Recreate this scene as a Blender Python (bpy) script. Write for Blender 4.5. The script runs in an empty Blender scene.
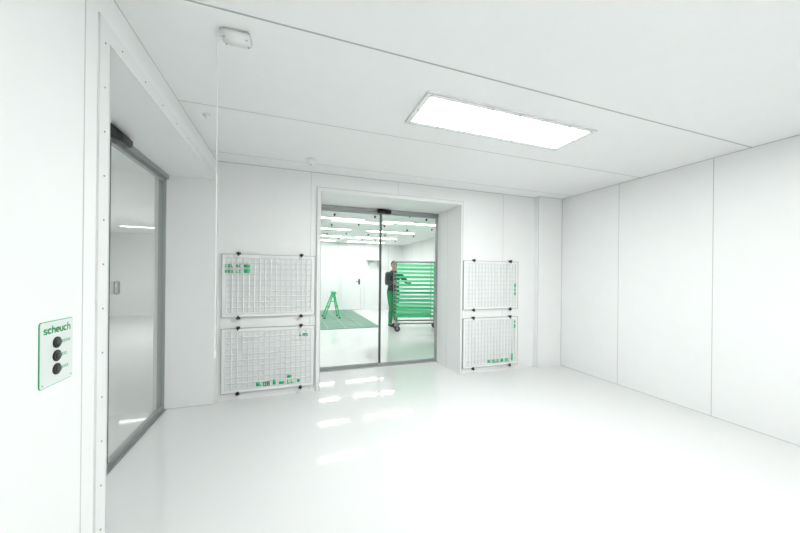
import bpy, bmesh, math, random
from mathutils import Vector, Matrix
random.seed(4)
S=bpy.context.scene
try:
    S.view_settings.view_transform='Standard'
except Exception: pass
COL=S.collection

# ---------------------------------------------------------------- materials
def mat(name,col,rough=.4,metal=0,spec=.5,noise=.015,scale=6,emit=None,bump=0.0,coat=0,trans=0):
    m=bpy.data.materials.new(name); m.use_nodes=True
    nt=m.node_tree; b=nt.nodes['Principled BSDF']
    b.inputs['Roughness'].default_value=rough
    b.inputs['Metallic'].default_value=metal
    b.inputs['Specular IOR Level'].default_value=spec
    b.inputs['Coat Weight'].default_value=coat
    b.inputs['Transmission Weight'].default_value=trans
    tc=nt.nodes.new('ShaderNodeTexCoord'); n=nt.nodes.new('ShaderNodeTexNoise')
    n.inputs['Scale'].default_value=scale; n.inputs['Detail'].default_value=3
    nt.links.new(tc.outputs['Object'],n.inputs['Vector'])
    mx=nt.nodes.new('ShaderNodeMix'); mx.data_type='RGBA'
    mx.inputs[6].default_value=tuple(max(0,c*(1-noise)) for c in col)+(1,)
    mx.inputs[7].default_value=tuple(min(1,c*(1+noise)) for c in col)+(1,)
    nt.links.new(n.outputs['Fac'],mx.inputs[0]); nt.links.new(mx.outputs[2],b.inputs['Base Color'])
    if bump:
        bp=nt.nodes.new('ShaderNodeBump'); bp.inputs['Strength'].default_value=bump; bp.inputs['Distance'].default_value=.002
        nt.links.new(n.outputs['Fac'],bp.inputs['Height']); nt.links.new(bp.outputs[0],b.inputs['Normal'])
    if emit:
        b.inputs['Emission Color'].default_value=(.98,1,.985,1); b.inputs['Emission Strength'].default_value=emit
    return m
def glassmat(name,tint):
    m=bpy.data.materials.new(name); m.use_nodes=True; nt=m.node_tree
    for n in list(nt.nodes): nt.nodes.remove(n)
    o=nt.nodes.new('ShaderNodeOutputMaterial'); t=nt.nodes.new('ShaderNodeBsdfTransparent'); g=nt.nodes.new('ShaderNodeBsdfGlossy')
    t.inputs[0].default_value=tint+(1,); g.inputs['Roughness'].default_value=0.0
    g.inputs[0].default_value=(.95,1,.97,1)
    lw=nt.nodes.new('ShaderNodeLayerWeight'); lw.inputs[0].default_value=.5
    p=nt.nodes.new('ShaderNodeMath'); p.operation='POWER'; p.inputs[1].default_value=5
    q=nt.nodes.new('ShaderNodeMath'); q.operation='MULTIPLY_ADD'; q.inputs[1].default_value=.95; q.inputs[2].default_value=.015
    nt.links.new(lw.outputs['Facing'],p.inputs[0]); nt.links.new(p.outputs[0],q.inputs[0])
    mx=nt.nodes.new('ShaderNodeMixShader')
    nt.links.new(q.outputs[0],mx.inputs[0]); nt.links.new(t.outputs[0],mx.inputs[1]); nt.links.new(g.outputs[0],mx.inputs[2]); nt.links.new(mx.outputs[0],o.inputs[0])
    return m
M_wall=mat('white_panel',(.88,.888,.884),.38,spec=.4)
M_ceil=mat('ceiling_panel',(.90,.907,.903),.5,spec=.3)
M_floor=mat('glossy_floor',(.76,.767,.764),.04,spec=.9,noise=.01,scale=2)
M_seam=mat('seam',(.46,.48,.47),.6)
M_seaml=mat('seam_light',(.62,.64,.63),.6)
M_trim=mat('trim_white',(.82,.83,.825),.35)
M_lframe=mat('lamp_frame_white',(.90,.91,.905),.35)
M_screw=mat('screw',(.42,.43,.43),.3,metal=.4)
M_alu=mat('aluminium',(.38,.40,.40),.35,metal=.5)
M_dark=mat('dark_alu',(.07,.075,.075),.4,metal=.3)
M_black=mat('black_plastic',(.012,.012,.013),.4)
M_glass=glassmat('clear_glass',(.985,.99,.987))
M_glassd=glassmat('tinted_glass',(.94,.95,.945))
M_light=mat('diffuser',(1,1,1),.5,emit=36)
M_lighth=mat('diffuser_hall',(1,1,1),.5,emit=37)
M_lightd=mat('diffuser_side_fill',(1,1,1),.5,emit=52)  # for the added out-of-view lamps of the side room
M_lightf=mat('diffuser_side_far',(1,1,1),.5,emit=7)
M_white=mat('white_plastic',(.86,.87,.865),.4)
M_cell=mat('grille_cell',(.85,.865,.86),.5)
M_bar=mat('grille_bar',(.73,.755,.745),.4)
M_rim=mat('grille_border',(.87,.88,.875),.4)
M_wire=mat('grille_frame',(.42,.44,.43),.4)
M_green=mat('green_paint',(.01,.42,.15),.4)
M_greenb=mat('bright_green',(.03,.55,.22),.35)
M_shA=mat('shelf_green',(.02,.80,.28),.4,trans=.15)
M_shB=mat('shelf_light_green',(.12,.92,.44),.4,trans=.15)
M_mat=mat('green_floor_grid',(.13,.26,.19),.5)
M_matl=mat('green_floor_line',(.24,.37,.30),.5)
M_plate=mat('plate_grey',(.74,.79,.76),.35)
M_skin=mat('skin',(.55,.33,.24),.5)
M_jacket=mat('jacket',(.018,.03,.025),.8,scale=20,noise=.2)
M_trous=mat('green_trousers',(.015,.27,.10),.8,scale=20,noise=.15)
M_hair=mat('hair',(.02,.014,.01),.7,scale=60,noise=.4)
M_steel=mat('steel',(.27,.28,.28),.35,metal=.6)
M_rubber=mat('rubber',(.03,.03,.03),.7)

# ---------------------------------------------------------------- mesh builder
class MB:
    def __init__(s,M=None): s.v=[];s.f=[];s.m=[];s.sm=[];s.M=M
    def add(s,vs,fs,mi=0,smooth=False):
        o=len(s.v)
        for v in vs:
            v=Vector(v); s.v.append(s.M@v if s.M else v)
        for f in fs: s.f.append([i+o for i in f]); s.m.append(mi); s.sm.append(smooth)
    def box(s,a,b,mi=0):
        x0,y0,z0=[min(p,q) for p,q in zip(a,b)]; x1,y1,z1=[max(p,q) for p,q in zip(a,b)]
        s.add([(x0,y0,z0),(x1,y0,z0),(x1,y1,z0),(x0,y1,z0),(x0,y0,z1),(x1,y0,z1),(x1,y1,z1),(x0,y1,z1)],
              [(0,3,2,1),(4,5,6,7),(0,1,5,4),(1,2,6,5),(2,3,7,6),(3,0,4,7)],mi)
    def rbox(s,a,b,bev,mi=0,seg=2):
        a=Vector(a);b=Vector(b)
        bm=bmesh.new(); bmesh.ops.create_cube(bm,size=1)
        for v in bm.verts:
            v.co=Vector(((a[i]+b[i])/2+v.co[i]*abs(b[i]-a[i]) for i in range(3)))
        bmesh.ops.bevel(bm,geom=bm.edges[:],offset=bev,segments=seg,affect='EDGES')
        s.frombm(bm,mi,True); bm.free()
    def frombm(s,bm,mi=0,smooth=False):
        bm.verts.index_update()
        s.add([v.co.copy() for v in bm.verts],[[v.index for v in f.verts] for f in bm.faces],mi,smooth)
    def cyl(s,p,q,r,mi=0,seg=14,r2=None):
        p=Vector(p);q=Vector(q);d=(q-p).normalized(); r2=r if r2 is None else r2
        u=d.orthogonal().normalized();w=d.cross(u)
        vs=[];fs=[]
        for i in range(seg):
            a=2*math.pi*i/seg; c=u*math.cos(a)+w*math.sin(a)
            vs.append(p+c*r)
        for i in range(seg):
            a=2*math.pi*i/seg; c=u*math.cos(a)+w*math.sin(a)
            vs.append(q+c*r2)
        for i in range(seg):
            j=(i+1)%seg; fs.append((i,j,seg+j,seg+i))
        s.add(vs,fs,mi,True)
        s.add(vs,[list(range(seg))[::-1],list(range(seg,2*seg))],mi)
    def lathe(s,c,ax,prof,mi=0,seg=24):
        c=Vector(c);d=Vector(ax).normalized();u=d.orthogonal().normalized();w=d.cross(u)
        vs=[];fs=[]
        for (h,r) in prof:
            for i in range(seg):
                a=2*math.pi*i/seg; vs.append(c+d*h+(u*math.cos(a)+w*math.sin(a))*r)
        n=len(prof)
        for k in range(n-1):
            for i in range(seg):
                j=(i+1)%seg; fs.append((k*seg+i,k*seg+j,(k+1)*seg+j,(k+1)*seg+i))
        fs.append(list(range(seg))[::-1]); fs.append(list(range((n-1)*seg,n*seg)))
        s.add(vs,fs,mi,True)
    def ell(s,c,r,mi=0,seg=20):
        bm=bmesh.new(); bmesh.ops.create_uvsphere(bm,u_segments=seg,v_segments=seg//2+2,radius=1)
        for v in bm.verts: v.co=Vector((c[0]+v.co.x*r[0],c[1]+v.co.y*r[1],c[2]+v.co.z*r[2]))
        s.frombm(bm,mi,True); bm.free()
    def prism(s,pts,O,xd,yd,zd,h,mi=0):
        O=Vector(O);xd=Vector(xd);yd=Vector(yd);zd=Vector(zd); n=len(pts)
        vs=[O+xd*a+yd*b for a,b in pts]+[O+xd*a+yd*b+zd*h for a,b in pts]
        fs=[list(range(n))[::-1],list(range(n,2*n))]+[(i,(i+1)%n,n+(i+1)%n,n+i) for i in range(n)]
        s.add(vs,fs,mi)
    def make(s,name,mats,parent=None):
        me=bpy.data.meshes.new(name)
        c=Vector((0,0,0))
        if s.v:
            lo=Vector([min(v[i] for v in s.v) for i in range(3)]);hi=Vector([max(v[i] for v in s.v) for i in range(3)])
            c=(lo+hi)/2
            if parent is None: c.z=lo.z
        me.from_pydata([v-c for v in s.v],[],s.f)
        for m in mats: me.materials.append(m)
        for p,mi,sm in zip(me.polygons,s.m,s.sm): p.material_index=mi; p.use_smooth=sm
        bm=bmesh.new(); bm.from_mesh(me); bmesh.ops.recalc_face_normals(bm,faces=bm.faces[:]); bm.to_mesh(me); bm.free()
        me.update()
        o=bpy.data.objects.new(name,me); COL.objects.link(o)
        if parent: o.parent=parent; o.location=c-parent.location
        else: o.location=c
        return o
def rrect(x0,y0,x1,y1,r,n=5):
    p=[]
    for cx,cy,a0 in ((x1-r,y1-r,0),(x0+r,y1-r,90),(x0+r,y0+r,180),(x1-r,y0+r,270)):
        for i in range(n+1):
            a=math.radians(a0+90*i/n); p.append((cx+r*math.cos(a),cy+r*math.sin(a)))
    return p
def empty(name,loc,label,cat,group=None,kind=None):
    e=bpy.data.objects.new(name,None); e.location=loc; e.empty_display_size=.1; COL.objects.link(e)
    if kind: e['kind']=kind
    tag(e,label,cat,group); return e
def tag(o,label=None,cat=None,group=None,kind=None):
    if label:o['label']=label
    if cat:o['category']=cat
    if group:o['group']=group
    if kind:o['kind']=kind
    return o
def copy_thing(root,delta,label=None):
    n=root.copy(); n.location=root.location+Vector(delta); COL.objects.link(n)
    for c in root.children:
        k=c.copy(); COL.objects.link(k); k.parent=n
    if label:n['label']=label
    return n

# ---------------------------------------------------------------- dimensions
H=2.65; XL=-.76; XR=4.09; YB=3.90; YF=-2.5; OH=2.42
LY0,LY1=1.73,3.83; XG=-1.23; XW=-1.30
BX0,BX1=.36,2.30; YG=4.65; YW=4.72
FX=4.5; FY=12.3

b=MB(); b.box((-6.1,-2.6,-.1),(4.62,12.42,0)); tag(b.make('floor',[M_floor]),kind='structure')
b=MB(); b.box((-6.1,-2.6,H),(4.62,12.42,H+.1))
for y,w,mi in ((-1.29,.004,1),(-.31,.004,1),(.67,.004,1),(1.65,.0045,1),(2.63,.004,2),(3.61,.003,2)):
    b.box((XL,y-w,H-.002),(XR,y+w,H+.01),mi)
tag(b.make('ceiling',[M_ceil,M_seam,M_seaml]),kind='structure')
b=MB()
b.box((XW,YF,0),(XL,LY0,H)); b.box((XW,LY1,0),(XL,YW,H)); b.box((XW,LY0,OH),(XL,LY1,H))
for y in (1.56,.56,-.44,-1.44): b.box((XL,y-.002,0),(XL+.0015,y+.002,H),1)
b.box((XL,YF,H-.006),(XL+.002,YB,H),1)
b.box((-1.2,LY1-.0015,0),(XL,LY1,.006),1)
tag(b.make('wall_left',[M_wall,M_seaml]),kind='structure')
b=MB()
b.box((XL,YB,0),(BX0,YW,H)); b.box((BX1,YB,0),(4.62,YW,H)); b.box((BX0,YB,OH),(BX1,YW,H))
b.box((3.62,3.81,0),(XR,YB,H))
for x in (.24,3.03): b.box((x-.0025,YB-.0015,0),(x+.0025,YB,H),1)
b.box((1.35,YB-.0015,OH),(1.354,YB,H),1)
b.box((XL,YB-.002,H-.008),(3.62,YB,H),1)
b.box((3.618,3.808,0),(3.624,3.812,H),1)
b.box((3.63,3.808,H-.008),(XR,3.812,H),1)
b.box((BX1-.0015,4.28,0),(BX1,4.284,OH),1)
tag(b.make('wall_back',[M_wall,M_seaml,M_seam]),kind='structure')
b=MB(); b.box((XR,YF,0),(XR+.12,YB,H))
for y in (2.90,1.93,.96,-.01,-.98,-1.95): b.box((XR-.002,y-.0025,0),(XR,y+.0025,H),1)
b.box((XR-.002,YF,H-.005),(XR,3.81,H),1); b.box((XR-.003,3.804,0),(XR,3.81,H),1); b.box((XR-.002,YF,0),(XR,3.81,.005),1)
tag(b.make('wall_right',[M_wall,mat('seam_mid',(.54,.56,.55),.6)]),kind='structure')
b=MB(); b.box((-6.1,YF-.1,0),(XR+.12,YF,H)); tag(b.make('wall_front',[M_wall]),kind='structure')
b=MB(); b.box((-6.1,FY,0),(4.62,FY+.12,H))
for x in (-.2,.8,1.8,2.85,3.85): b.box((x,FY-.003,0),(x+.012,FY,H),1)
tag(b.make('wall_far_back',[M_wall,M_seaml]),kind='structure')
b=MB(); b.box((FX,YW,0),(FX+.12,FY,H))
for i in range(7): b.box((FX-.003,5.3+i,0),(FX,5.31+i,H),1)
tag(b.make('wall_far_right',[M_wall,M_seaml]),kind='structure')
b=MB(); b.box((XW,YW,0),(-1.0,FY,H)); tag(b.make('wall_far_left',[M_wall]),kind='structure')
b=MB(); b.box((-6.1,YF,0),(-6.0,FY,H)); tag(b.make('wall_side',[M_wall]),kind='structure')

b=MB(); t=.006
b.box((XL,LY0-.085,0),(XL+t,LY0,OH+.08)); b.box((XL,LY0,OH),(XL+t,LY1,OH+.08)); b.box((XL,LY1,0),(XL+t+.012,YB-.002,OH+.08))
b.box((XL+t-.0005,LY0-.006,0),(XL+t+.0015,LY0,OH),2); b.box((XL+t,LY0-.085,0),(XL+t+.0006,LY0-.081,OH+.08),2)
z=.12
while z<2.45:
    b.cyl((XL+t,LY0-.043,z),(XL+t+.003,LY0-.043,z),.004,1,8); z+=.19
y=LY0+.1
while y<LY1: b.cyl((XL+t,y,OH+.04),(XL+t+.003,y,OH+.04),.004,1,8); y+=.25
tag(b.make('trim_1',[M_trim,M_screw,M_seaml]),kind='structure')
b=MB()
b.box((BX0-.05,YB-.02,0),(BX0,YB,OH+.05)); b.box((BX1,YB-.02,0),(BX1+.03,YB,OH+.05)); b.box((BX0,YB-.02,OH),(BX1,YB,OH+.05))
b.box((BX0-.004,YB-.022,0),(BX0,YB-.02,OH),1); b.box((BX0-.05,YB-.022,0),(BX0-.046,YB-.02,OH+.05),1)
b.box((BX0-.05,YB-.022,OH+.046),(BX1+.03,YB-.02,OH+.05),1); b.box((BX1+.026,YB-.022,0),(BX1+.03,YB-.02,OH+.05),1)
tag(b.make('trim_2',[M_trim,M_seam]),kind='structure')

# ---------------------------------------------------------------- sliding doors
def sliding(name,P,W,glass,label,sens_u,sens_s,pull):
    e=empty(name,P(W/2,0,0),label,'door',kind='structure')
    b=MB(); T=lambda u0,d0,z0,u1,d1,z1,mi=0:b.box(P(u0,d0,z0),P(u1,d1,z1),mi)
    T(0,-.05,OH-.045,W,.05,OH-.001); T(0,-.03,0,.02,.03,OH-.045); T(W-.02,-.03,0,W,.03,OH-.045); T(0,-.05,0,W,.05,.008,1)
    b.make('door_frame',[M_alu,M_alu],e)
    for k,(u0,u1,d) in enumerate(((.02,W/2+.02,-.02),(W/2-.02,W-.02,.012))):
        b=MB(); g=MB()
        fr=.028
        def B(bb,a0,z0,a1,z1,dd0=-.012,dd1=.012,mi=0): bb.box(P(a0,d+dd0,z0),P(a1,d+dd1,z1),mi)
        B(b,u0,.01,u1,.05,mi=1); B(b,u0,OH-.075,u1,OH-.05,mi=1)
        if k==0: B(b,u0,.05,u0+.012,OH-.075,mi=1); B(b,u1-fr,.05,u1,OH-.075)
        else: B(b,u0,.05,u0+fr,OH-.075); B(b,u1-.012,.05,u1,OH-.075,mi=1)
        B(g,u0+.01,.045,u1-.01,OH-.07,-.004,.004)
        lf=b.make('door_leaf',[M_dark,M_alu],e)
        gg=g.make('glass_pane',[glass],e)
        gg.parent=lf; gg.location=gg.location-lf.location
        if pull and k==pull[0]:
            h=MB(); uu=pull[1]
            h.rbox(P(uu-.03,d+.005,1.25),P(uu+.03,d+.022,1.35),.006)
            hh_=h.make('pull_handle',[M_screw],e); hh_.parent=lf; hh_.location=hh_.location-lf.location
    b=MB()
    a=P(sens_u-sens_s,.05,OH-.075);c=P(sens_u+sens_s,.115,OH-.012)
    b.rbox(a,c,.012); b.make('motion_sensor',[M_black],e)
    return e
sliding('door_1',lambda u,d,z:Vector((XG+d,LY0+u,z)),LY1-LY0,M_glassd,'tinted glass sliding door in grey aluminium frame',1.0,.16,(1,1.15))
sliding('door_2',lambda u,d,z:Vector((BX0+u,YG-d,z)),BX1-BX0,M_glass,'clear double glass sliding door with dark centre stile',1.0,.11,None)

e=empty('door_3',(2.3,FY-.03,0),'plain white hinged door with dark lever handle','door',kind='structure')
b=MB(); 
b.box((1.88,FY-.03,0),(1.93,FY-.001,2.12)); b.box((2.70,FY-.03,0),(2.75,FY-.001,2.12)); b.box((1.88,FY-.03,2.07),(2.75,FY-.001,2.12)); b.make('door_frame',[M_white],e)
b=MB(); b.box((1.935,FY-.025,.01),(2.695,FY-.005,2.065)); b.make('door_panel',[M_white],e)
b=MB(); b.box((2.60,FY-.035,1.0),(2.67,FY-.025,1.22)); b.cyl((2.65,FY-.03,1.12),(2.65,FY-.08,1.12),.015); b.cyl((2.66,FY-.075,1.12),(2.5,FY-.075,1.12),.013); b.make('handle',[M_black],e)

# ---------------------------------------------------------------- ceiling luminaires
def luminaire(x0,y0,x1,y1,matl,label,group,fw=.05):
    e=empty('ceiling_light',((x0+x1)/2,(y0+y1)/2,H-.014),label,'ceiling light',group)
    b=MB(); z0,z1=H-.014,H-.0005
    b.box((x0,y0,z0),(x1,y0+fw,z1)); b.box((x0,y1-fw,z0),(x1,y1,z1)); b.box((x0,y0+fw,z0),(x0+fw,y1-fw,z1)); b.box((x1-fw,y0+fw,z0),(x1,y1-fw,z1))
    g=.003
    for (a,c) in (((x0,y0),(x1,y0+g)),((x0,y1-g),(x1,y1)),((x0,y0),(x0+g,y1)),((x1-g,y0),(x1,y1))):
        b.box((a[0],a[1],z0-.0008),(c[0],c[1],z0+.001),2)
    n=7
    for k in range(n):
        x=x0+.04+(x1-x0-.08)*k/(n-1)
        for y in (y0+fw/2,y1-fw/2): b.cyl((x,y,z0-.003),(x,y,z0),.006,1,8)
    b.cyl((x0+fw/2,(y0+y1)/2,z0-.003),(x0+fw/2,(y0+y1)/2,z0),.006,1,8); b.cyl((x1-fw/2,(y0+y1)/2,z0-.003),(x1-fw/2,(y0+y1)/2,z0),.006,1,8)
    b.make('light_frame',[M_lframe,M_seam,M_seam],e)
    b=MB(); b.box((x0+fw,y0+fw,H-.010),(x1-fw,y1-fw,H-.001)); b.make('diffuser',[matl],e)
    return e
L=luminaire(.86,1.90,2.42,2.34,M_light,'white framed rectangular ceiling light, switched on','cleanroom ceiling lights',.042)
copy_thing(L,(.2,-3.2,0))  # added lamp, unseen behind the camera, to light the room
L2=luminaire(.15,6.87,1.6,7.02,M_lighth,'bright narrow ceiling light of the adjoining hall','adjoining hall ceiling lights',.015)
for yy in (0,1.65,3.25,4.7):
    for xx in (0,1.9):
        if xx or yy: copy_thing(L2,(xx,yy,0))
luminaire(-4.3,10.3,-3.5,10.5,M_lightf,'narrow ceiling light seen through tinted glass','side room ceiling lights',.025)
L3=luminaire(-5.8,4.6,-4.5,4.8,M_lightd,'unseen narrow ceiling light added to brighten the side room','side room ceiling lights',.025)  # added lamp, kept out of sight of the glass door, brightens the side room
copy_thing(L3,(0,3.4,0)); copy_thing(L3,(.9,-3.2,0))  # two more added fill lamps, also out of sight
L4=luminaire(-1.95,8.2,-1.65,9.6,M_lightd,'unseen narrow ceiling light added to brighten the side room','side room ceiling lights',.025)  # another added fill lamp, hidden past the door jamb

sp=None
for yy in (5.4,6.2,7.75,9.4,10.9):
    for xx in (.3,.95,1.6,2.25,2.9,3.6):
        x=xx+random.uniform(-.15,.15); y=yy+random.uniform(-.3,.3)
        if sp is None:
            b=MB(); b.lathe((x,y,H-.001),(0,0,-1),[(0,.024),(.008,.024),(.018,.020),(.042,.016),(.047,.01)],0,12)
            sp=b.make('ceiling_fitting',[M_black]); sp0=(x,y)
            tag(sp,'small black fitting on the white ceiling','ceiling fitting','black fittings on the hall ceiling')
        else:
            o=sp.copy(); o.location=sp.location+Vector((x-sp0[0],y-sp0[1],0)); COL.objects.link(o)

b=MB(); b.lathe((.21,3.5,H-.001),(0,0,-1),[(0,.055),(.012,.056),(.02,.048),(.035,.044),(.045,.03),(.05,.012)])
e=empty('smoke_detector',(.21,3.5,H-.05),'small round white smoke detector on the ceiling','smoke detector')
b.make('detector_body',[M_trim],e)
b=MB(); b.lathe((.21,3.5,H-.05),(0,0,-1),[(0,.01),(.006,.008)],0,12); b.make('sensor_tip',[M_seam],e)
b=MB(); b.lathe((-.62,2.80,H-.001),(0,0,-1),[(0,.03),(.006,.03),(.012,.012),(.03,.010)],0,16)
tag(b.make('ceiling_nozzle',[M_white]),'tiny round white nozzle in the ceiling','nozzle')

e=empty('pull_switch',(-.26,1.80,H-.05),'white ceiling junction box with hanging pull cord','pull switch')
b=MB(Matrix.Translation((-.268,1.80,0))@Matrix.Rotation(math.radians(-4),4,'Z'))
b.rbox((-.068,-.042,H-.040),(.068,.042,H-.0005),.007)
b.box((-.069,-.043,H-.013),(.069,.043,H-.011),1)
for sx in(-.052,.052):
    for sy in(-.028,.028): b.cyl((sx,sy,H-.042),(sx,sy,H-.039),.005,1,10)
b.cyl((-.069,0,H-.024),(-.088,0,H-.024),.009,0)
b.make('switch_box',[M_lframe,M_seam],e)
b=MB(); cx,cy=-.354,1.808
b.cyl((cx,cy,H-.018),(cx,cy,1.02),.0022,0,8); b.lathe((cx,cy,1.02),(0,0,-1),[(0,.003),(.01,.006),(.03,.007),(.035,.003)],0,10)
b.make('pull_cord',[M_lframe],e)

# ---------------------------------------------------------------- control panel
y0,y1,z0,z1=1.335,1.50,1.03,1.25
e=empty('control_panel',(XL,(y0+y1)/2,z0),'pale push-button plate with green rim and three black buttons','control panel')
ax=((0,1,0),(0,0,1),(1,0,0))
b=MB(); b.prism(rrect(y0,z0,y1,z1,.010),(XL+.0003,0,0),*ax,.0022); b.make('panel_rim',[M_green],e)
b=MB(); b.prism(rrect(y0+.0022,z0+.0022,y1-.0022,z1-.0022,.008),(XL+.0025,0,0),*ax,.0012); b.make('face_plate',[M_plate],e)
X=XL+.0037
def arc(cx,cy,rx,ry,a0,a1,n=10): return [(cx+rx*math.cos(math.radians(a0+(a1-a0)*i/n)),cy+ry*math.sin(math.radians(a0+(a1-a0)*i/n))) for i in range(n+1)]
G={'s':[[(.95,.88),(.3,1.0),(.08,.85),(.12,.6),(.5,.5),(.88,.4),(.92,.15),(.7,0),(.05,.1)]],
   'c':[arc(.52,.5,.45,.5,50,310,12)],
   'h':[[(.08,0),(.08,1.55)],[(.08,.6),(.25,.92),(.55,1.0),(.82,.85),(.9,.6),(.9,0)]],
   'e':[[(.07,.5),(.95,.5)]+arc(.51,.5,.45,.5,0,310,14)[0:]],
   'u':[[(.08,1),(.08,.4),(.2,.1),(.5,0),(.75,.1),(.9,.4)],[(.9,1),(.9,0)]]}
b=MB(); lw=.0023; hh=.0155; ww=.0153; px=y0+.017
for ch in 'scheuch':
    for st in G[ch]:
        P=[(px+a*ww,z1-.041+c*hh) for a,c in st]
        for (a,c),(a2,c2) in zip(P[:-1],P[1:]):
            d=math.hypot(a2-a,c2-c)
            if d<1e-6: continue
            nx,ny=-(c2-c)/d*lw,(a2-a)/d*lw; ex,ey=(a2-a)/d*lw*.6,(c2-c)/d*lw*.6
            b.prism([(a-ex-nx,c-ey-ny),(a2+ex-nx,c2+ey-ny),(a2+ex+nx,c2+ey+ny),(a-ex+nx,c-ey+ny)],(X,0,0),*ax,.0006)
    px+=.0192
b.make('lettering',[M_green],e)
for k in range(3):
    zz=z0+.143-.046*k; yy=y0+.078
    b=MB(); b.lathe((X,yy,zz),(1,0,0),[(0,.0195),(.003,.0195),(.005,.017),(.005,.013),(.002,.0125)],0,24)
    b.lathe((X+.002,yy,zz),(1,0,0),[(0,.0115),(.006,.0115),(.008,.009),(.0085,.004)],1,20)
    b.make('push_button',[M_black,M_dark],e)
    b=MB(); zt=zz-.004
    for i in range((5,3,4)[k]):
        yy=y0+.106+i*.0092
        b.box((X,yy,zt-.001),(X+.0006,yy+.0065,zt+.001)); b.box((X,yy,zt+.006),(X+.0006,yy+.0055,zt+.008)); b.box((X,yy,zt),(X+.0006,yy+.002,zt+.007))
    b.make('button_marking',[M_green],e)
for yy in(y0+.012,y1-.012):
    b=MB(); b.cyl((X,yy,z0+.012),(X+.0012,yy,z0+.012),.003,0,10); b.make('screw',[M_screw],e)

# ---------------------------------------------------------------- grille panels
def grille(x0,x1,z0,z1,label,marks):
    yb=YB-.0005
    e=empty('grille_panel',((x0+x1)/2,YB-.03,z0),label,'grille','white grille panels beside the glass door')
    b=MB()
    b.box((x0+.006,yb-.008,z0+.006),(x1-.006,yb,z1-.006)); b.make('backing_sheet',[M_cell],e)
    b=MB(); w=.006
    b.box((x0,yb-.024,z0),(x0+w,yb,z1)); b.box((x1-w,yb-.024,z0),(x1,yb,z1)); b.box((x0,yb-.024,z0),(x1,yb,z0+w)); b.box((x0,yb-.024,z1-w),(x1,yb,z1))
    b.make('outer_frame',[M_wire],e)
    b=MB(); nx,nz=16,10; mx=.042; w=.006
    X0,X1,Z0,Z1=x0+mx,x1-mx,z0+mx,z1-mx; hb=.0056; ys=yb-.020
    b.box((x0+w,ys,z0+w),(X0,yb-.008,z1-w),1); b.box((X1,ys,z0+w),(x1-w,yb-.008,z1-w),1); b.box((X0,ys,z0+w),(X1,yb-.008,Z0),1); b.box((X0,ys,Z1),(X1,yb-.008,z1-w),1)
    for i in range(0,nx+1):
        x=X0+(X1-X0)*i/nx; b.box((x-hb,ys-.0005,Z0-hb),(x+hb,yb-.008,Z1+hb))
    for k in range(0,nz+1):
        z=Z0+(Z1-Z0)*k/nz; b.box((X0,ys-.0002,z-hb),(X1,yb-.008,z+hb))
    b.make('grid',[M_bar,M_rim],e)
    for fx in (.17,.84):
        for zz,sg in ((z0,-1),(z1,1)):
            x=x0+(x1-x0)*fx
            b=MB(); b.rbox((x-.016,yb-.045,zz-.012),(x+.016,yb,zz+.018 if sg>0 else zz+.012),.005)
            b.cyl((x-.022,yb-.04,zz+sg*.010),(x+.022,yb-.04,zz+sg*.010),.008,0,10)
            b.box((x-.005,yb-.055,zz-.024),(x+.005,yb-.04,zz+.024))
            b.make('clip',[M_black],e)
    yf=yb-.0212
    for mk in marks:
        if len(mk)==4:
            b=MB(); b.rbox((x0+mk[0],yf-.002,z0+mk[1]),(x0+mk[0]+mk[2],yf,z0+mk[1]+mk[3]),.0005); b.make('green_marking',[M_greenb],e); continue
        (mx0,mz0,cols,rows,cw,ch)=mk
        for r in range(rows):
            b=MB(); xx=x0+mx0; zz=z0+mz0+r*ch; h=ch*.52
            for c in range(cols):
                a=cw*.78; k=random.randint(0,3); q=cw*.26
                b.box((xx,yf-.001,zz),(xx+q,yf,zz+h)); b.box((xx,yf-.001,zz),(xx+a,yf,zz+q))
                if k>0: b.box((xx,yf-.001,zz+h-q),(xx+a,yf,zz+h))
                if k>1: b.box((xx+a-q,yf-.001,zz),(xx+a,yf,zz+h))
                if k==3: b.box((xx,yf-.001,zz+h*.4),(xx+a,yf,zz+h*.4+q))
                xx+=cw
            b.make('green_marking',[M_greenb],e)
    return e
grille(-.70,.295,.92,1.63,'white grid panel, green letter rows near its upper corner',[(.03,.50,3,2,.030,.06),(.14,.50,2,2,.030,.06),(.22,.50,.065,.045),(.22,.56,.065,.03)])
grille(-.70,.295,.075,.80,'white grid panel, green symbols along its lower edge',[(.82,.60,3,1,.036,.06),(.36,.055,.045,.045),(.43,.05,2,1,.04,.09),(.535,.055,.03,.06),(.60,.055,.055,.03),(.69,.05,2,1,.04,.09),(.69,.12,.05,.03),(.80,.06,.03,.03)])
grille(2.345,3.30,.92,1.63,'white grid panel with small green mark at its side edge',[(.885,.20,.03,.05),(.885,.27,.03,.03),(.885,.32,.03,.06)])
grille(2.345,3.30,.075,.80,'white grid panel, green symbols at lower and upper corner',[(.885,.55,.03,.06),(.885,.63,.03,.03),(.42,.055,.04,.045),(.50,.05,3,1,.04,.09),(.645,.055,.05,.05),(.73,.05,2,1,.04,.09),(.84,.06,.03,.10)])

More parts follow.
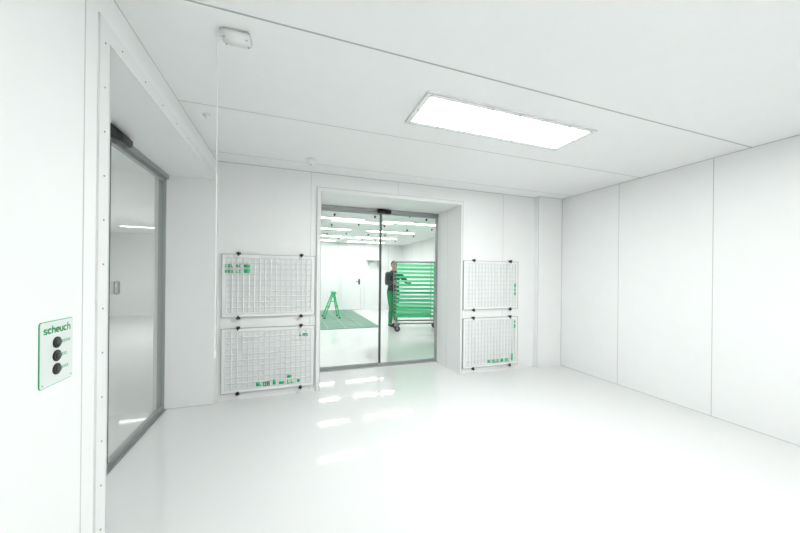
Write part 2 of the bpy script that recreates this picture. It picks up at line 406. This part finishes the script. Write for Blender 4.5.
# ---------------------------------------------------------------- hall contents
b=MB(); b.box((-.9,8.05,.0005),(2.32,12.2,.012))
y=8.05
while y<12.2: b.box((-.9,y,.012),(2.32,y+.035,.014),1); y+=.42
x=-.9
while x<2.3: b.box((x,8.05,.012),(x+.03,12.2,.014),1); x+=.46
tag(b.make('floor_grating',[M_mat,M_matl]),'grey-green gridded walk-on grating laid on the white floor','floor grating')
tx,ty=1.35,10.2
e=empty('trestle',(tx,ty,0),'bright green folding trestle with leaning legs on grating','trestle')
b=MB(); b.rbox((tx-.05,ty-.22,.77),(tx+.07,ty+.22,.85),.01); b.make('top_beam',[M_greenb],e)
for sx,sp_ in((-1,.30),(1,.17)):
    for sy in(-1,1):
        b=MB(); p=(tx+sx*.02,ty+sy*.15,.78); q=(tx+sx*sp_,ty+sy*.30,.03)
        b.cyl(p,q,.022,0,10); b.cyl((q[0],q[1],.0145),(q[0],q[1],.045),.030,1,10); b.make('leg',[M_greenb,M_black],e)
    b=MB(); m_=(sx*(.02+(sp_-.02)*.53)); b.rbox((tx+m_-.035,ty-.229,.36),(tx+m_+.035,ty+.229,.40),.008); b.make('step',[M_greenb],e)
b=MB(); b.cyl((tx-.105,ty-.198,.54),(tx+.065,ty-.198,.54),.012); b.make('spreader',[M_greenb],e)
e=empty('wall_shelf',(3.2,FY-.12,1.95),'narrow grey wall shelf on two brackets','shelf')
b=MB(); b.box((2.92,FY-.22,1.95),(3.5,FY-.001,1.98)); b.make('shelf_board',[M_alu],e)
for x in(3.02,3.4):
    b=MB(); b.box((x,FY-.02,1.78),(x+.03,FY-.001,1.95)); b.box((x,FY-.2,1.93),(x+.03,FY-.02,1.95)); b.make('bracket',[M_alu],e)

# rack trolley
CR=Vector((3.09,7.43,0)); R=Matrix.Translation(CR)@Matrix.Rotation(math.radians(-12),4,'Z')
e=empty('rack_trolley',CR,'wheeled steel rack trolley stacked with bright green shelves','trolley')
b=MB(R); W,D,Z0,Z1=.55,.25,.20,1.74
for sx in(-W,W):
    for sy in(-D,D): b.cyl((sx,sy,Z0-.03),(sx,sy,Z1),.012 if sx<0 else .018)
    b.cyl((sx,-D,Z1),(sx,D,Z1),.017); b.cyl((sx,-D,Z0),(sx,D,Z0),.02); b.cyl((sx,-D,.95),(sx,D,.95),.012)
for sy in(-D,D): b.cyl((-W,sy,Z0),(W,sy,Z0),.02); b.cyl((-W,sy,Z1),(W,sy,Z1),.014)
for sy in(-D,D): b.cyl((W-.10,sy,Z0),(W-.10,sy,Z1),.010)
b.make('rack_frame',[M_steel],e)
b=MB(R); 
b.cyl((W,-D,1.25),(W+.05,-D,1.25),.012); b.cyl((W,D,1.25),(W+.05,D,1.25),.012); b.cyl((W+.05,-D,1.25),(W+.05,D,1.25),.014); b.make('push_handle',[M_steel],e)
for k in range(14):
    z=.36+k*.098
    b=MB(R)
    b.box((-W+.02,-D+.005,z),(W-.12,D-.005,z+.006)); 
    b.box((-W+.02,-D-.010,z-.014),(W-.12,-D+.004,z+.044)); b.box((-W+.02,D-.006,z-.005),(W-.12,D+.006,z+.018))
    b.make('shelf',[M_shB if k%2 else M_shA],e)
for sx in(-W+.02,W-.02):
    for sy in(-D,D):
        b=MB(R); b.cyl((sx+.02,sy-.02,.072),(sx+.02,sy+.02,.072),.071,0,20); b.cyl((sx+.02,sy-.023,.072),(sx+.02,sy+.023,.072),.03,1,14)
        b.box((sx-.0,sy-.03,.065),(sx+.04,sy-.024,.16),1); b.box((sx,sy+.024,.065),(sx+.04,sy+.03,.16),1); b.box((sx-.02,sy-.03,.155),(sx+.04,sy+.03,.172),1)
        b.make('caster_wheel',[M_rubber,M_steel],e)

# ---------------------------------------------------------------- person
PL=Vector((2.715,8.155,0)); PT=Matrix.Translation(PL)@Matrix.Rotation(math.radians(198),4,'Z')
QA,QB=-.135,.015
def body():
    b=MB()
    def loft(rings):
        seg=24; vs=[];fs=[]
        for (z,rx,ry,cy) in rings:
            for i in range(seg):
                a=2*math.pi*i/seg; vs.append((rx*math.cos(a),cy+ry*math.sin(a),z))
        n=len(rings)
        for k in range(n-1):
            for i in range(seg):
                j=(i+1)%seg; fs.append((k*seg+i,k*seg+j,(k+1)*seg+j,(k+1)*seg+i))
        fs.append(list(range(seg))[::-1]); fs.append(list(range((n-1)*seg,n*seg)))
        b.add(vs,fs)
    loft([(.84,.10,.08,0),(.88,.165,.11,-.005),(.95,.178,.122,-.01),(1.08,.152,.108,0),(1.2,.158,.112,.003),(1.34,.182,.124,.005),(1.42,.19,.112,0),(1.475,.13,.085,0),(1.51,.065,.062,.0),(1.56,.055,.058,.01),(1.63,.05,.055,.02)])
    def limb(pts):
        for (p,r),(q,s_) in zip(pts[:-1],pts[1:]):
            b.cyl(p,q,r,0,16,s_); b.ell(p,(r,r,r)); b.ell(q,(s_,s_,s_))
    for sx in(-1,1):
        st=sx*.05   # slight stride
        limb([((sx*.095,0,.90),.092),((sx*.105,.015+st*.6,.70),.078),((sx*.115,.03+st,.50),.058),((sx*.118,.0+st,.36),.056),((sx*.125,-.01+st,.10),.040)])
        b.ell((sx*.13,.05+st,.045),(.046,.135,.044)); b.ell((sx*.13,-.03+st,.045),(.04,.05,.044))
    limb([((.195,0,1.42),.060),((.235,.025,1.31),.048),((.265,.06,1.18),.041),((.21,.17,1.195),.040),((.16,.265,1.20),.028)])
    limb([((-.195,0,1.42),.060),((-.235,.11,1.33),.048),((-.26,.215,1.24),.041),((-.215,.33,1.215),.040),((-.17,.425,1.20),.028)])
    for sg,x0_,q in ((1,.157,QA),(-1,.157,QB)):
        b.ell((sg*x0_,.455+q,1.200),(.044,.045,.019))
        for k,l in enumerate((.026,.032,.029,.022)):
            x=sg*(x0_-.035+k*.023)
            limb([((x,.48+q,1.20),.010),((x,.48+l+q,1.205),.0095),((x,.50+l+q,1.188),.009),((x,.498+l+q,1.168),.008)])
        limb([((sg*(x0_-.032),.43+q,1.20),.012),((sg*(x0_-.057),.455+q,1.187),.011),((sg*(x0_-.052),.485+q,1.175),.0095)])
    b.ell((0,.02,1.69),(.077,.095,.10)); b.ell((0,.045,1.635),(.055,.066,.06)); b.ell((0,.055,1.595),(.028,.035,.02))
    b.cyl((0,.105,1.70),(0,.127,1.665),.009,0,10,.015); b.ell((0,.12,1.663),(.017,.014,.012))
    for sx in(-1,1): b.ell((sx*.079,.01,1.675),(.012,.022,.032)); b.ell((sx*.04,.085,1.655),(.022,.02,.02))
    b.ell((0,.10,1.712),(.055,.014,.008)); b.ell((0,.105,1.632),(.026,.012,.009))
    return b
raw=body().make('body_raw',[M_skin])
md=raw.modifiers.new('r','REMESH'); md.mode='VOXEL'; md.voxel_size=.0065
sm=raw.modifiers.new('s','SMOOTH'); sm.factor=.5; sm.iterations=3
bpy.context.view_layer.update()
dg=bpy.context.evaluated_depsgraph_get()
me=bpy.data.meshes.new_from_object(raw.evaluated_get(dg))
off=raw.location.copy()
V=[v.co+off for v in me.vertices]; N=[v.normal.copy() for v in me.vertices]; F=[list(p.vertices) for p in me.polygons]
bpy.data.objects.remove(raw)
pe=MB(PT); pe.add(V,F,0,True); 
def regional(test,offs,name,m,par):
    keep=[f for f in F if test(sum((V[i] for i in f),Vector())/len(f))]
    idx={};vs=[]
    for f in keep:
        for i in f:
            if i not in idx: idx[i]=len(vs); vs.append(V[i]+N[i]*offs)
    g=MB(PT); g.add(vs,[[idx[i] for i in f] for f in keep],0,True)
    o=g.make(name,[m],par); s_=o.modifiers.new('t','SOLIDIFY'); s_.thickness=.005; s_.offset=-1
    return o
person=pe.make('person',[M_skin]); 
tag(person,'person in dark top and green trousers gripping the trolley','person')
hA=Vector((.157,.465+QA,1.2)); hB=Vector((-.157,.465+QB,1.2))
regional(lambda c: .93<c.z<1.525 and (c-hA).length>.085 and (c-hB).length>.085,.014,'jacket',M_jacket,person)
regional(lambda c: .065<c.z<.97 ,.009,'trousers',M_trous,person)
for sg in(-1,1): regional(lambda c: c.z<.085 and c.x*sg>0,.004,'shoe',M_black,person)
regional(lambda c: (c.z>1.735) or (c.z>1.60 and c.y<-.015) or (c.z>1.70 and c.y<.03),.009,'hair',M_hair,person)
for sx in(-1,1):
    g=MB(PT); g.ell((sx*.03,.106,1.695),(.011,.007,.007)); g.make('eye',[M_black],person)
g=MB(PT); g.ell((0,.115,1.632),(.022,.004,.004)); g.make('mouth',[mat('lips',(.35,.12,.1),.5)],person)

# ---------------------------------------------------------------- world & camera
w=bpy.data.worlds.new('World'); S.world=w; w.use_nodes=True
w.node_tree.nodes['Background'].inputs[0].default_value=(.9,1,.96,1); w.node_tree.nodes['Background'].inputs[1].default_value=.3
cam=bpy.data.cameras.new('camera'); co=bpy.data.objects.new('camera',cam); COL.objects.link(co)
cam.lens=14; cam.sensor_width=36; cam.sensor_fit='HORIZONTAL'; cam.shift_y=.0099; cam.clip_start=.02
yaw=math.radians(19.6); roll=math.radians(.6)
Fv=Vector((math.sin(yaw),math.cos(yaw),0)); Rv=Vector((math.cos(yaw),-math.sin(yaw),0)); U=Vector((0,0,1))
r=Rv*math.cos(roll)+U*math.sin(roll); u=-Rv*math.sin(roll)+U*math.cos(roll)
Mx=Matrix((r,u,-Fv)).transposed().to_4x4(); Mx.translation=Vector((0,0,1.42)); co.matrix_world=Mx
S.camera=co
